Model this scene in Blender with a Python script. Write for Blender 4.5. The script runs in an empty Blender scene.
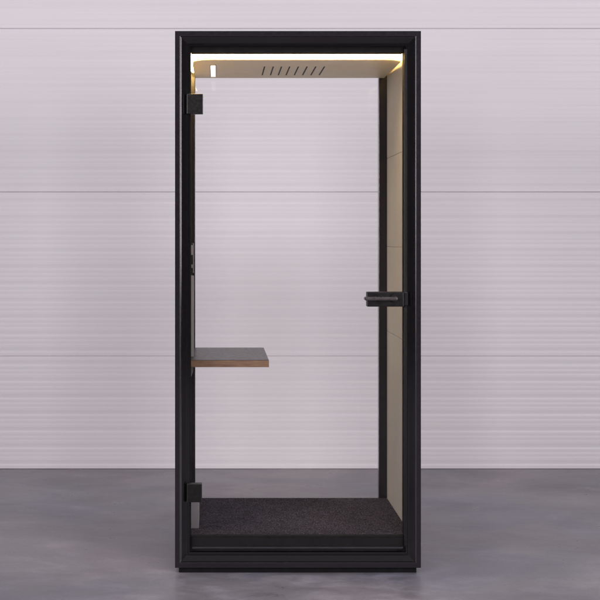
import bpy, bmesh, math, random
from mathutils import Vector, Matrix
random.seed(7)
S = bpy.context.scene
COL = S.collection

# ------------------------------------------------------------------ measures
# X to the right, Y away from the camera (booth front plane at y = 0), Z up, metres.
CAM = Vector((-0.3375, -6.05, 1.404))
SC = 240.0                      # photo pixels per metre on the booth's front plane
def PX(px, d): return CAM.x + (px - 217.0) * (1 + d / 6.05) / SC
def PZ(py, d): return CAM.z - (py - 237.0) * (1 + d / 6.05) / SC
W2 = 0.5125                     # half width of the booth
ZB, ZT = 0.025, 2.2625          # frame bottom / top
FLOOR_Z = 0.146                 # booth floor (carpet top)
CEIL_Z = 2.170                  # underside of the ceiling panel
IN = 0.482                      # inner face of the side walls
BACK = 0.95                     # inner face of the back frame
WALL_Y = 2.74

# ------------------------------------------------------------------ materials
def mat(name):
    m = bpy.data.materials.new(name); m.use_nodes = True
    nt = m.node_tree; b = nt.nodes['Principled BSDF']
    return m, nt, b
def N(nt, t, **kw):
    n = nt.nodes.new(t)
    for k, v in kw.items():
        if k in n.inputs: n.inputs[k].default_value = v
        else: setattr(n, k, v)
    return n
def ramp(nt, fac, stops):
    r = nt.nodes.new('ShaderNodeValToRGB')
    el = r.color_ramp.elements
    while len(el) < len(stops): el.new(0.5)
    for e, (p, c) in zip(el, stops):
        e.position = p; e.color = (c[0], c[1], c[2], 1) if not isinstance(c, (int, float)) else (c, c, c, 1)
    nt.links.new(fac, r.inputs[0]); return r.outputs[0]
def coords(nt, scale=(1, 1, 1)):
    t = nt.nodes.new('ShaderNodeTexCoord'); mp = nt.nodes.new('ShaderNodeMapping')
    mp.inputs['Scale'].default_value = scale
    nt.links.new(t.outputs['Object'], mp.inputs[0]); return mp.outputs[0]
def noise(nt, vec, scale, detail=4, rough=0.55, dist=0.0):
    n = nt.nodes.new('ShaderNodeTexNoise')
    n.inputs['Scale'].default_value = scale; n.inputs['Detail'].default_value = detail
    n.inputs['Roughness'].default_value = rough; n.inputs['Distortion'].default_value = dist
    nt.links.new(vec, n.inputs['Vector']); return n.outputs[0]
def bump(nt, b, h, strength, dist):
    n = nt.nodes.new('ShaderNodeBump'); n.inputs['Strength'].default_value = strength
    n.inputs['Distance'].default_value = dist
    nt.links.new(h, n.inputs['Height']); nt.links.new(n.outputs[0], b.inputs['Normal'])

def simple(name, c1, c2, rough=(0.35, 0.5), nscale=14, stretch=(1, 1, 1), metallic=0, spec=0.5, bmp=0.0):
    m, nt, b = mat(name)
    v = coords(nt, stretch); n = noise(nt, v, nscale, 5)
    nt.links.new(ramp(nt, n, [(0.3, c1), (0.7, c2)]), b.inputs['Base Color'])
    nt.links.new(ramp(nt, noise(nt, v, nscale * 2.3, 3), [(0.3, rough[0]), (0.7, rough[1])]), b.inputs['Roughness'])
    b.inputs['Metallic'].default_value = metallic
    b.inputs['Specular IOR Level'].default_value = spec
    if bmp: bump(nt, b, n, bmp, 0.001)
    return m

M = {}
M['frame'] = simple('black_coated_aluminium', (0.009, 0.0072, 0.010), (0.0115, 0.0092, 0.0125), (0.2, 0.27), 30, spec=0.6)
M['gloss'] = simple('gloss_black_profile', (0.0035, 0.003, 0.0035), (0.0045, 0.004, 0.0045), (0.10, 0.15), 30)
M['gloss'].node_tree.nodes['Principled BSDF'].inputs['IOR'].default_value = 1.75
M['slot'] = simple('brown_slot_shade', (0.05, 0.04, 0.028), (0.06, 0.048, 0.034), (0.7, 0.9), 20)  # shade inside the vent openings, given as a brown colour
M['shell'] = simple('dark_shell', (0.012, 0.011, 0.012), (0.017, 0.015, 0.017), (0.45, 0.6), 10)
M['iron'] = simple('black_fittings', (0.0035, 0.003, 0.003), (0.005, 0.0045, 0.0045), (0.3, 0.42), 40, spec=0.4)
M['lever'] = simple('lever_sheen', (0.085, 0.077, 0.079), (0.11, 0.10, 0.102), (0.25, 0.35), 40, metallic=0.6)  # grey tone carries the lever's reflection in its colour
M['trim'] = simple('dark_trim', (0.03, 0.028, 0.032), (0.04, 0.037, 0.042), (0.3, 0.42), 30, metallic=0.5)
M['rubber'] = simple('black_rubber', (0.006, 0.006, 0.006), (0.009, 0.009, 0.009), (0.7, 0.9), 20, spec=0.12)
M['grey'] = simple('pale_grey_plastic', (0.17, 0.16, 0.164), (0.20, 0.188, 0.192), (0.4, 0.5), 20)
M['laminate'] = simple('dark_laminate', (0.014, 0.014, 0.017), (0.020, 0.020, 0.024), (0.3, 0.4), 25, spec=0.35)

# beige felt lining
m, nt, b = mat('beige_felt'); M['felt'] = m
v = coords(nt); n1 = noise(nt, v, 260, 4, 0.7); n2 = noise(nt, v, 3.0, 4)
mx = N(nt, 'ShaderNodeMix', data_type='RGBA', blend_type='MULTIPLY'); mx.inputs[0].default_value = 1
nt.links.new(ramp(nt, n1, [(0.25, (0.35, 0.325, 0.275)), (0.75, (0.47, 0.44, 0.375))]), mx.inputs[6])
nt.links.new(ramp(nt, n2, [(0.3, 0.9), (0.7, 1.0)]), mx.inputs[7])
nt.links.new(mx.outputs[2], b.inputs['Base Color']); b.inputs['Roughness'].default_value = 0.92
b.inputs['Specular IOR Level'].default_value = 0.2
bump(nt, b, n1, 0.35, 0.0015)

# warm beige ceiling laminate
M['ceiling'] = simple('beige_laminate', (0.74, 0.645, 0.44), (0.78, 0.68, 0.47), (0.4, 0.5), 6, spec=0.3)

# carpet
m, nt, b = mat('charcoal_carpet'); M['carpet'] = m
v = coords(nt, (1, 0.8, 1)); n1 = noise(nt, v, 150, 2, 0.6); n2 = noise(nt, v, 45, 3, 0.7); n3 = noise(nt, v, 3, 3)
cur = ramp(nt, n1, [(0.40, (0.021, 0.019, 0.0245)), (0.52, (0.043, 0.039, 0.049)), (0.61, (0.095, 0.087, 0.106))])
for o in (ramp(nt, n2, [(0.35, 0.68), (0.65, 1.3)]), ramp(nt, n3, [(0.35, 0.85), (0.65, 1.1)])):
    mx = N(nt, 'ShaderNodeMix', data_type='RGBA', blend_type='MULTIPLY'); mx.inputs[0].default_value = 1
    nt.links.new(cur, mx.inputs[6]); nt.links.new(o, mx.inputs[7]); cur = mx.outputs[2]
nt.links.new(cur, b.inputs['Base Color']); b.inputs['Roughness'].default_value = 1
b.inputs['Specular IOR Level'].default_value = 0.05
bump(nt, b, n1, 1.0, 0.004)

# oak shelf edge
m, nt, b = mat('oak_edge'); M['oak'] = m
v = coords(nt, (1.5, 1.5, 22)); n1 = noise(nt, v, 9, 6, 0.65, 0.6)
nt.links.new(ramp(nt, n1, [(0.25, (0.085, 0.046, 0.026)), (0.5, (0.165, 0.096, 0.054)), (0.8, (0.24, 0.145, 0.083))]), b.inputs['Base Color'])
b.inputs['Roughness'].default_value = 0.5

# glass (thin pane: clear with a Fresnel reflection)
m, nt, b = mat('clear_glass'); M['glass'] = m
nt.nodes.remove(b); out = nt.nodes['Material Output']
tr = N(nt, 'ShaderNodeBsdfTransparent', Color=(1.0, 1.0, 1.0, 1))
gl = N(nt, 'ShaderNodeBsdfGlossy', Color=(1, 1, 1, 1), Roughness=0.02)
fr = N(nt, 'ShaderNodeFresnel', IOR=1.22); ms = nt.nodes.new('ShaderNodeMixShader')
nt.links.new(fr.outputs[0], ms.inputs[0]); nt.links.new(tr.outputs[0], ms.inputs[1])
nt.links.new(gl.outputs[0], ms.inputs[2]); nt.links.new(ms.outputs[0], out.inputs[0])

# lamps
def emit(name, col, st):
    m, nt, b = mat(name)
    b.inputs['Base Color'].default_value = (0.8, 0.8, 0.8, 1)
    b.inputs['Emission Color'].default_value = (*col, 1); b.inputs['Emission Strength'].default_value = st
    return m
M['led'] = emit('warm_led', (1.0, 0.65, 0.24), 31.0)
M['spot'] = emit('white_led', (1.0, 0.90, 0.72), 2.5)

# concrete floor
m, nt, b = mat('polished_concrete'); M['concrete'] = m
v = coords(nt); vs = coords(nt, (1.1, 1.6, 1))
nA = noise(nt, vs, 1.1, 7, 0.62, 0.8); nB = noise(nt, v, 1.0, 5, 0.55, 0.5); nC = noise(nt, v, 70, 4, 0.7)
nD = noise(nt, coords(nt, (1.6, 2.2, 1)), 2.6, 9, 0.70, 0.35)
base = ramp(nt, nA, [(0.30, (0.150, 0.142, 0.160)), (0.5, (0.208, 0.197, 0.215)), (0.72, (0.285, 0.268, 0.285))])
tint = ramp(nt, nB, [(0.35, (0.84, 0.90, 1.02)), (0.5, (1, 1, 1)), (0.66, (1.07, 1.02, 1.03))])
fine = ramp(nt, nC, [(0.28, 0.78), (0.42, 0.98), (0.7, 1.08)]); wisps = ramp(nt, nD, [(0.32, 0.76), (0.5, 1.0), (0.66, 1.36)])
cur = base
for o in (tint, fine, wisps):
    mx = N(nt, 'ShaderNodeMix', data_type='RGBA', blend_type='MULTIPLY'); mx.inputs[0].default_value = 1
    nt.links.new(cur, mx.inputs[6]); nt.links.new(o, mx.inputs[7]); cur = mx.outputs[2]
nt.links.new(cur, b.inputs['Base Color'])
nt.links.new(ramp(nt, nD, [(0.3, 0.24), (0.7, 0.5)]), b.inputs['Roughness'])
b.inputs['Specular IOR Level'].default_value = 0.35
bump(nt, b, nC, 0.06, 0.002)

# white sheet-metal cladding
m, nt, b = mat('white_coated_steel'); M['clad'] = m
v = coords(nt, (0.12, 1, 9)); n1 = noise(nt, v, 3, 5, 0.6); n2 = noise(nt, coords(nt), 0.6, 3)
mx = N(nt, 'ShaderNodeMix', data_type='RGBA', blend_type='MULTIPLY'); mx.inputs[0].default_value = 1
nt.links.new(ramp(nt, n1, [(0.3, (0.735, 0.72, 0.735)), (0.7, (0.765, 0.75, 0.765))]), mx.inputs[6])
nt.links.new(ramp(nt, n2, [(0.3, 0.96), (0.7, 1.0)]), mx.inputs[7])
nt.links.new(mx.outputs[2], b.inputs['Base Color'])
b.inputs['Roughness'].default_value = 0.42; b.inputs['Specular IOR Level'].default_value = 0.4

# ------------------------------------------------------------------ mesh helpers
def link(name, bm, m, parent=None, smooth=False, mats=None):
    bmesh.ops.recalc_face_normals(bm, faces=bm.faces)
    me = bpy.data.meshes.new(name); bm.to_mesh(me); bm.free()
    for x in (mats or [m]): me.materials.append(x)
    if smooth:
        for p in me.polygons: p.use_smooth = True
    o = bpy.data.objects.new(name, me); COL.objects.link(o)
    if parent: o.parent = parent
    return o
def box(bm, x0, x1, y0, y1, z0, z1, bev=0.0, seg=2, mi=0):
    r = bmesh.ops.create_cube(bm, size=1.0, matrix=Matrix.Translation(((x0+x1)/2, (y0+y1)/2, (z0+z1)/2)) @ Matrix.Diagonal((x1-x0, y1-y0, z1-z0, 1)))
    vs = r['verts']
    fs = list({f for v in vs for f in v.link_faces})
    for f in fs: f.material_index = mi
    if bev:
        es = list({e for v in vs for e in v.link_edges})
        bmesh.ops.bevel(bm, geom=es, offset=bev, segments=seg, profile=0.5, affect='EDGES')
def bx(name, m, parent, *a, **k):
    bm = bmesh.new(); box(bm, *a, **k); return link(name, bm, m, parent)
def sweep_rect(bm, prof, x0, x1, z0, z1):
    """mitred picture-frame sweep; prof = closed list of (inset, depth)"""
    rings = []
    for ins, d in prof:
        rings.append([bm.verts.new(c) for c in ((x0+ins, d, z0+ins), (x1-ins, d, z0+ins), (x1-ins, d, z1-ins), (x0+ins, d, z1-ins))])
    n = len(rings)
    for i in range(n):
        a, c = rings[i], rings[(i+1) % n]
        for j in range(4):
            bm.faces.new((a[j], a[(j+1) % 4], c[(j+1) % 4], c[j]))
def cyl(bm, p0, p1, r, seg=20):
    p0, p1 = Vector(p0), Vector(p1); d = p1 - p0
    q = d.to_track_quat('Z', 'Y').to_matrix().to_4x4()
    bmesh.ops.create_cone(bm, cap_ends=True, segments=seg, radius1=r, radius2=r, depth=d.length,
                          matrix=Matrix.Translation((p0+p1)/2) @ q)

# ------------------------------------------------------------------ setting
bm = bmesh.new()
v = [bm.verts.new(c) for c in ((-9, -12, 0), (9, -12, 0), (9, WALL_Y+0.2, 0), (-9, WALL_Y+0.2, 0))]
bm.faces.new(v)
floor = link('floor', bm, M['concrete']); floor['kind'] = 'structure'

wall = bpy.data.objects.new('panel_wall', None); COL.objects.link(wall)
wall.location = (0, WALL_Y, 0)
wall['label'] = 'white ribbed metal panel wall behind the booth'
wall['category'] = 'wall'
kw = 1 + WALL_Y / 6.05
joints = [CAM.z - (py - 237) * kw / SC for py in (356, 192, 28.5)]
edges = [0.0] + joints + [joints[-1] + 1.0, joints[-1] + 2.0]
for i in range(len(edges) - 1):
    ga, gb = (0.0002 if i == 1 else 0.00055), (0.0002 if i == 0 else 0.00055)
    za, zb = edges[i] + ga, edges[i+1] - gb
    pts = [(za, 0.03), (za, 0.004), (za + 0.003, 0.0)]
    z = za + 0.02
    rnd = random.Random(40 + i)
    while z < zb - 0.03:
        w = 0.1 * rnd.uniform(0.99, 1.01)
        # main groove, then three finer ribs of slightly uneven depth
        g = rnd.uniform(0.0016, 0.0018)
        pts += [(z, 0.0), (z+0.009, g), (z+0.016, g), (z+0.034, 0.0)]
        for q in (0.050, 0.076):
            h = rnd.uniform(0.0005, 0.0007)
            pts += [(z+q-0.003, 0.0), (z+q+0.003, h), (z+q+0.007, h), (z+q+0.016, 0.0)]
        z += w
    pts = [p for p in pts if p[0] < zb - 0.006]
    pts += [(zb - 0.003, 0.0), (zb, 0.004), (zb, 0.03)]
    bm = bmesh.new(); prev = None
    for z, d in pts:
        a, c = bm.verts.new((-9, d, z)), bm.verts.new((9, d, z))
        if prev: bm.faces.new((prev[0], prev[1], c, a))
        prev = (a, c)
    o = link('wall_panel', bm, M['clad'], wall)
    for p in o.data.polygons: p.use_smooth = False
bx('backing', M['shell'], wall, -9, 9, 0.032, 0.06, 0.0, edges[-1])

# ------------------------------------------------------------------ the booth
booth = bpy.data.objects.new('phone_booth', None); COL.objects.link(booth)
booth['label'] = 'black framed glass phone booth with a small shelf and lit ceiling, standing on concrete floor'
booth['category'] = 'phone booth'

# front frame
bm = bmesh.new()
prof = [(0.0, 0.046), (0.0, 0.0015), (0.0015, 0.0), (0.0205, 0.0), (0.0225, 0.0008), (0.0235, 0.003), (0.0240, 0.009), (0.0240, 0.046)]
sweep_rect(bm, prof, -W2, W2, ZB, ZT)
link('front_frame', bm, M['frame'], booth)
bm = bmesh.new()
prof = [(0.0243, 0.046), (0.0243, 0.0050), (0.027, 0.0058), (0.0475, 0.0235), (0.052, 0.0243), (0.0535, 0.0260), (0.0535, 0.0278), (0.060, 0.0284), (0.060, 0.046)]
sweep_rect(bm, prof, -W2, W2, ZB, ZT)
link('door_frame', bm, M['gloss'], booth)

# inner jamb behind the door glass
JX = 0.447
bm = bmesh.new()
for s in (-1, 1):
    xa, xb = sorted((s*JX, s*0.508)); box(bm, xa, xb, 0.048, 0.105, FLOOR_Z+0.004, 2.2155, 0.002)
box(bm, -JX+0.0005, JX-0.0005, 0.049, 0.11, 2.179, 2.215, 0.002)
link('door_jamb', bm, M['rubber'], booth)

# threshold / floor edge behind the glass
bm = bmesh.new()
box(bm, -0.4445, 0.4445, 0.050, 0.072, 0.092, FLOOR_Z-0.003, 0.0015)
box(bm, -0.4445, 0.4445, 0.0485, 0.078, FLOOR_Z-0.0025, FLOOR_Z+0.003, 0.001)
link('threshold', bm, M['rubber'], booth)

# door
door = bx('door', M['glass'], booth, -0.462, 0.462, 0.030, 0.038, 0.088, 2.206)
bx('bottom_seal', M['trim'], door, -0.44, 0.44, 0.024, 0.0295, 0.0985, 0.107, bev=0.0015)
bx('door_edge', M['iron'], door, 0.4475, 0.461, 0.0265, 0.0295, 0.11, 2.19, bev=0.001)
for z0, z1, xr in ((PZ(114, .02), PZ(94, .02), 203), (PZ(502, .02), PZ(483.5, .02), 202)):
    bm = bmesh.new()
    x0, x1 = PX(187, .02), PX(xr, .02)
    box(bm, x0, x1, 0.010, 0.0295, z0, z1, 0.002)
    box(bm, x0, x1, 0.0385, 0.047, z0, z1, 0.002)
    link('hinge', bm, M['iron'], door)
# lock and lever
x0, x1 = PX(367.3, .0), PX(404, .0); z0, z1 = PZ(306.8, .0), PZ(292, .0)
bm = bmesh.new()
box(bm, x0, x1, 0.004, 0.0295, z0, z1, 0.003, 3)
box(bm, x0, x1, 0.0385, 0.056, z0, z1, 0.003, 3)
box(bm, x1+0.001, PX(408, 0), 0.012, 0.0262, z0+0.004, z1-0.001, 0.002)
lock = link('lock_case', bm, M['iron'], door)
bm = bmesh.new()
zc = PZ(298.7, -0.04); xp = PX(396, -.04)
cyl(bm, (xp, 0.005, zc), (xp, -0.044, zc), 0.0085, 24)
box(bm, PX(365.5, -.04), xp+0.008, -0.052, -0.034, zc-0.0077, zc+0.0077, 0.0065, 4)
cyl(bm, (PX(366.5, -.04), -0.043, zc), (PX(366.5, -.04), -0.006, zc), 0.008, 20)
link('handle', bm, M['lever'], door)
bm = bmesh.new(); cyl(bm, (xp, 0.0035, zc), (xp, -0.004, zc), 0.017, 28)
link('lever_rose', bm, M['iron'], door)

# side walls: shell + felt lining with panel joints
for s in (-1, 1):
    xa, xb = sorted((s*(W2-0.004), s*(IN+0.013)))
    sw = bx('side_wall', M['shell'], booth, xa, xb, 0.1055, 0.985, 0.03, 2.25, bev=0.002)
    bm = bmesh.new()
    zs = [FLOOR_Z-0.01, PZ(331, BACK), PZ(246.5, BACK), PZ(158.5, BACK), 2.21]
    for a, c in zip(zs[:-1], zs[1:]):
        x0, x1 = sorted((s*(IN), s*(IN+0.012)))
        box(bm, x0, x1, 0.106, BACK-0.001, a+0.0005, c-0.0005, 0.0014, 2)
    link('felt_lining', bm, M['felt'], sw)

# back frame + window
bm = bmesh.new()
for s in (-1, 1):
    xa, xb = sorted((s*0.4425, s*(W2-0.005)))
    box(bm, xa, xb, BACK, 0.998, 0.03, 2.2, 0.002)
box(bm, -0.442, 0.442, BACK+0.001, 0.997, 0.03, FLOOR_Z-0.006, 0.002)
box(bm, -W2+0.006, W2-0.006, BACK+0.001, 0.997, 2.176, 2.25, 0.002)
bf = link('back_frame', bm, M['frame'], booth)
bx('back_window', M['glass'], bf, -0.4415, 0.4415, 0.968, 0.976, FLOOR_Z-0.005, 2.1755)

# roof
bx('roof', M['shell'], booth, -W2+0.005, W2-0.005, 0.047, BACK-0.001, 2.216, 2.254, bev=0.002)

# raised floor + carpet + base
bx('floor_base', M['shell'], booth, -0.478, 0.478, 0.080, BACK-0.001, 0.045, FLOOR_Z-0.009, bev=0.001)
bm = bmesh.new()
box(bm, -0.4465, 0.4465, 0.0785, 0.1058, FLOOR_Z-0.0085, FLOOR_Z)
box(bm, -IN+0.0005, IN-0.0005, 0.1060, BACK-0.0005, FLOOR_Z-0.0085, FLOOR_Z)
link('carpet', bm, M['carpet'], booth)
bx('plinth', M['rubber'], booth, -0.497, 0.497, 0.024, 0.97, 0.0, 0.0245, bev=0.002)

# ceiling panel with rounded front corners
def outline(xl, xr, yf, yb, r, n=10):
    p = [(xl, yb)]
    for k in range(n+1):
        a = math.pi + (math.pi/2) * k / n
        p.append((xl + r + r*math.cos(a), yf + r + r*math.sin(a)))
    for k in range(n+1):
        a = 1.5*math.pi + (math.pi/2) * k / n
        p.append((xr - r + r*math.cos(a), yf + r + r*math.sin(a)))
    p.append((xr, yb))
    return p
bm = bmesh.new()
pl = outline(-0.442, 0.467, 0.225, BACK-0.002, 0.09)
lo = [bm.verts.new((x, y, CEIL_Z)) for x, y in pl]; up = [bm.verts.new((x, y, CEIL_Z+0.005)) for x, y in pl]
bm.faces.new(lo); bm.faces.new(list(reversed(up)))
for i in range(len(pl)):
    j = (i+1) % len(pl); bm.faces.new((lo[i], lo[j], up[j], up[i]))
panel = link('ceiling_panel', bm, M['ceiling'], booth)
# long slots of the air vent: solid brown strips stand for the shaded openings
for px in (263.5, 272, 280, 288, 296.5, 305, 313.5, 322):
    x = CAM.x + (px - 217) * (0.766*240/(237-70.5)) / SC
    bx('vent_slot', M['slot'], panel, x-0.003, x+0.003, 0.475, 0.815, CEIL_Z-0.0012, CEIL_Z+0.001)
# reading light let into the panel
x = CAM.x + (213.2 - 217) * 1.11 / SC
rl = bx('reading_light', M['trim'], panel, x-0.0135, x+0.0135, 0.415, 0.855, CEIL_Z-0.002, CEIL_Z+0.002)
bx('diffuser', M['spot'], rl, x-0.0105, x+0.0105, 0.42, 0.85, CEIL_Z-0.0045, CEIL_Z-0.0021)

# LED cove strip round the front and left edge of the panel
bm = bmesh.new()
inn = outline(-0.447, 0.4715, 0.2205, 0.80, 0.095)[:-1]
outr = outline(-0.4795, 0.4812, 0.165, 0.80, 0.11)[:-1]
prev = None
for (xa, ya), (xb, yb) in zip(inn, outr):
    a, c = bm.verts.new((xa, ya, 2.1765)), bm.verts.new((xb, yb, 2.198))
    a2, c2 = bm.verts.new((xa, ya, 2.1835)), bm.verts.new((xb, yb, 2.205))
    if prev:
        for q in ((0, 1, 1, 0), (2, 3, 3, 2), (0, 2, 2, 0), (1, 3, 3, 1)):
            cur = (a, c, a2, c2)
            bm.faces.new((prev[q[0]], prev[q[1]], cur[q[2]], cur[q[3]]))
    prev = (a, c, a2, c2)
bmesh.ops.remove_doubles(bm, verts=bm.verts, dist=1e-5)
link('light_strip', bm, M['led'], booth)
bm = bmesh.new()        # short return of the strip above the panel's right edge, running inwards and tapering
f8 = [[bm.verts.new((x, y, CEIL_Z + z)) for x, z in ((xo - 0.006, 0.0075), (xo, 0.0075), (xo, h), (xo - 0.006, h))]
      for y, xo, h in ((0.325, 0.462, 0.027), (0.48, 0.448, 0.022), (0.80, 0.40, 0.012))]
bm.faces.new(f8[0]); bm.faces.new(f8[2])
for a, c in zip(f8[:-1], f8[1:]):
    for k in range(4): bm.faces.new((a[k], a[(k+1) % 4], c[(k+1) % 4], c[k]))
link('light_strip', bm, M['led'], booth)

# shelf
d0, d1 = 0.20, 0.905
sx = PX(269, d0); zt = PZ(360, d0); th = 0.031
bm = bmesh.new()
box(bm, -IN+0.001, sx, d0, d1, zt-th, zt-0.0022, 0.0012)
shelf = link('shelf', bm, M['oak'], booth)
bx('shelf_top', M['laminate'], shelf, -IN+0.001, sx-0.0006, d0+0.0006, d1-0.0006, zt-0.0020, zt, bev=0.0006)
bm = bmesh.new()        # bracket plate with a tapered foot below the shelf
xw, xo = -IN+0.001, -0.4405
def prism(bm, poly, y0, y1):
    a = [bm.verts.new((x, y0, z)) for x, z in poly]; c = [bm.verts.new((x, y1, z)) for x, z in poly]
    bm.faces.new(a); bm.faces.new(list(reversed(c)))
    for i in range(len(poly)):
        j = (i+1) % len(poly); bm.faces.new((a[i], a[j], c[j], c[i]))
prism(bm, [(xw, zt+0.001), (xo, zt+0.001), (xo, PZ(276, .4)), (xw, PZ(274, .4))], 0.36, 0.44)
prism(bm, [(xw, zt-th-0.001), (xo, zt-th-0.001), (xo-0.004, PZ(372, .4)), (xo-0.016, PZ(379, .4)), (xw, PZ(380, .4))], 0.36, 0.44)
link('shelf_bracket', bm, M['grey'], shelf)

# socket block on the left wall
sb = bx('power_socket', M['iron'], booth, -IN+0.001, -0.441, 0.36, 0.44, PZ(273.3, .4), PZ(243, .4), bev=0.003)
bm = bmesh.new(); box(bm, -0.4525, -0.4445, 0.3572, 0.3595, PZ(255, .36), PZ(245, .36), 0.001)  # pale piece standing for a glint on the dark socket
link('socket_glint', bm, M['grey'], sb)
bm = bmesh.new(); box(bm, -0.4505, -0.4455, 0.3572, 0.3595, PZ(268, .36), PZ(264.5, .36), 0.001)  # second, smaller glint made as a pale piece
link('socket_glint', bm, M['grey'], sb)

# small box at the foot of the left wall
bx('cable_box', M['grey'], booth, -IN+0.001, -0.4155, 0.21, 0.48, FLOOR_Z+0.0006, 0.285, bev=0.003)

# ------------------------------------------------------------------ light
w = bpy.data.worlds.new('World'); S.world = w; w.use_nodes = True
bg = w.node_tree.nodes['Background']
wt = w.node_tree; tc = wt.nodes.new('ShaderNodeTexCoord'); sp = wt.nodes.new('ShaderNodeSeparateXYZ')
wt.links.new(tc.outputs['Generated'], sp.inputs[0])      # dark hall at eye level, paler roof overhead
wt.links.new(ramp(wt, sp.outputs[2], [(0.0, (0.05, 0.046, 0.05)), (0.25, (0.07, 0.065, 0.07)), (0.9, (0.22, 0.205, 0.22))]), bg.inputs[0])
bg.inputs[1].default_value = 1.0
def area(name, loc, target, sx, sy, power, col):
    l = bpy.data.lights.new(name, 'AREA'); l.shape = 'RECTANGLE'; l.size = sx; l.size_y = sy
    l.energy = power; l.color = col
    o = bpy.data.objects.new(name, l); COL.objects.link(o); o.location = loc
    o.rotation_euler = (Vector(target) - Vector(loc)).to_track_quat('-Z', 'Y').to_euler()
    return o
area('added_area', (-5.4, -6.4, 2.3), (-0.2, 2.7, 0.6), 3.2, 2.6, 372, (1.0, 0.93, 0.985))  # added area light, set low to brighten the wall evenly
area('added_area', (5.4, -6.4, 2.3), (0.2, 2.7, 0.6), 3.2, 2.6, 372, (1.0, 0.93, 0.985))  # added twin of it on the right
area('added_area', (0.0, -5.0, 5.6), (0.0, -1.6, 0.0), 5.0, 1.6, 195, (1.0, 0.94, 0.99))  # added overhead light for the front floor and its bounce into the booth

# ------------------------------------------------------------------ camera
c = bpy.data.cameras.new('camera'); cam = bpy.data.objects.new('camera', c); COL.objects.link(cam)
cam.location = CAM; cam.rotation_euler = (math.radians(90), 0, 0)
c.sensor_width = 36; c.lens = 36 * SC * 6.05 / 600
c.shift_x = (300 - 217) / 600; c.shift_y = -(300 - 237) / 600
c.clip_end = 200
S.camera = cam
S.view_settings.view_transform = 'Standard'; S.view_settings.look = 'None'
S.view_settings.exposure = 0; S.view_settings.gamma = 1
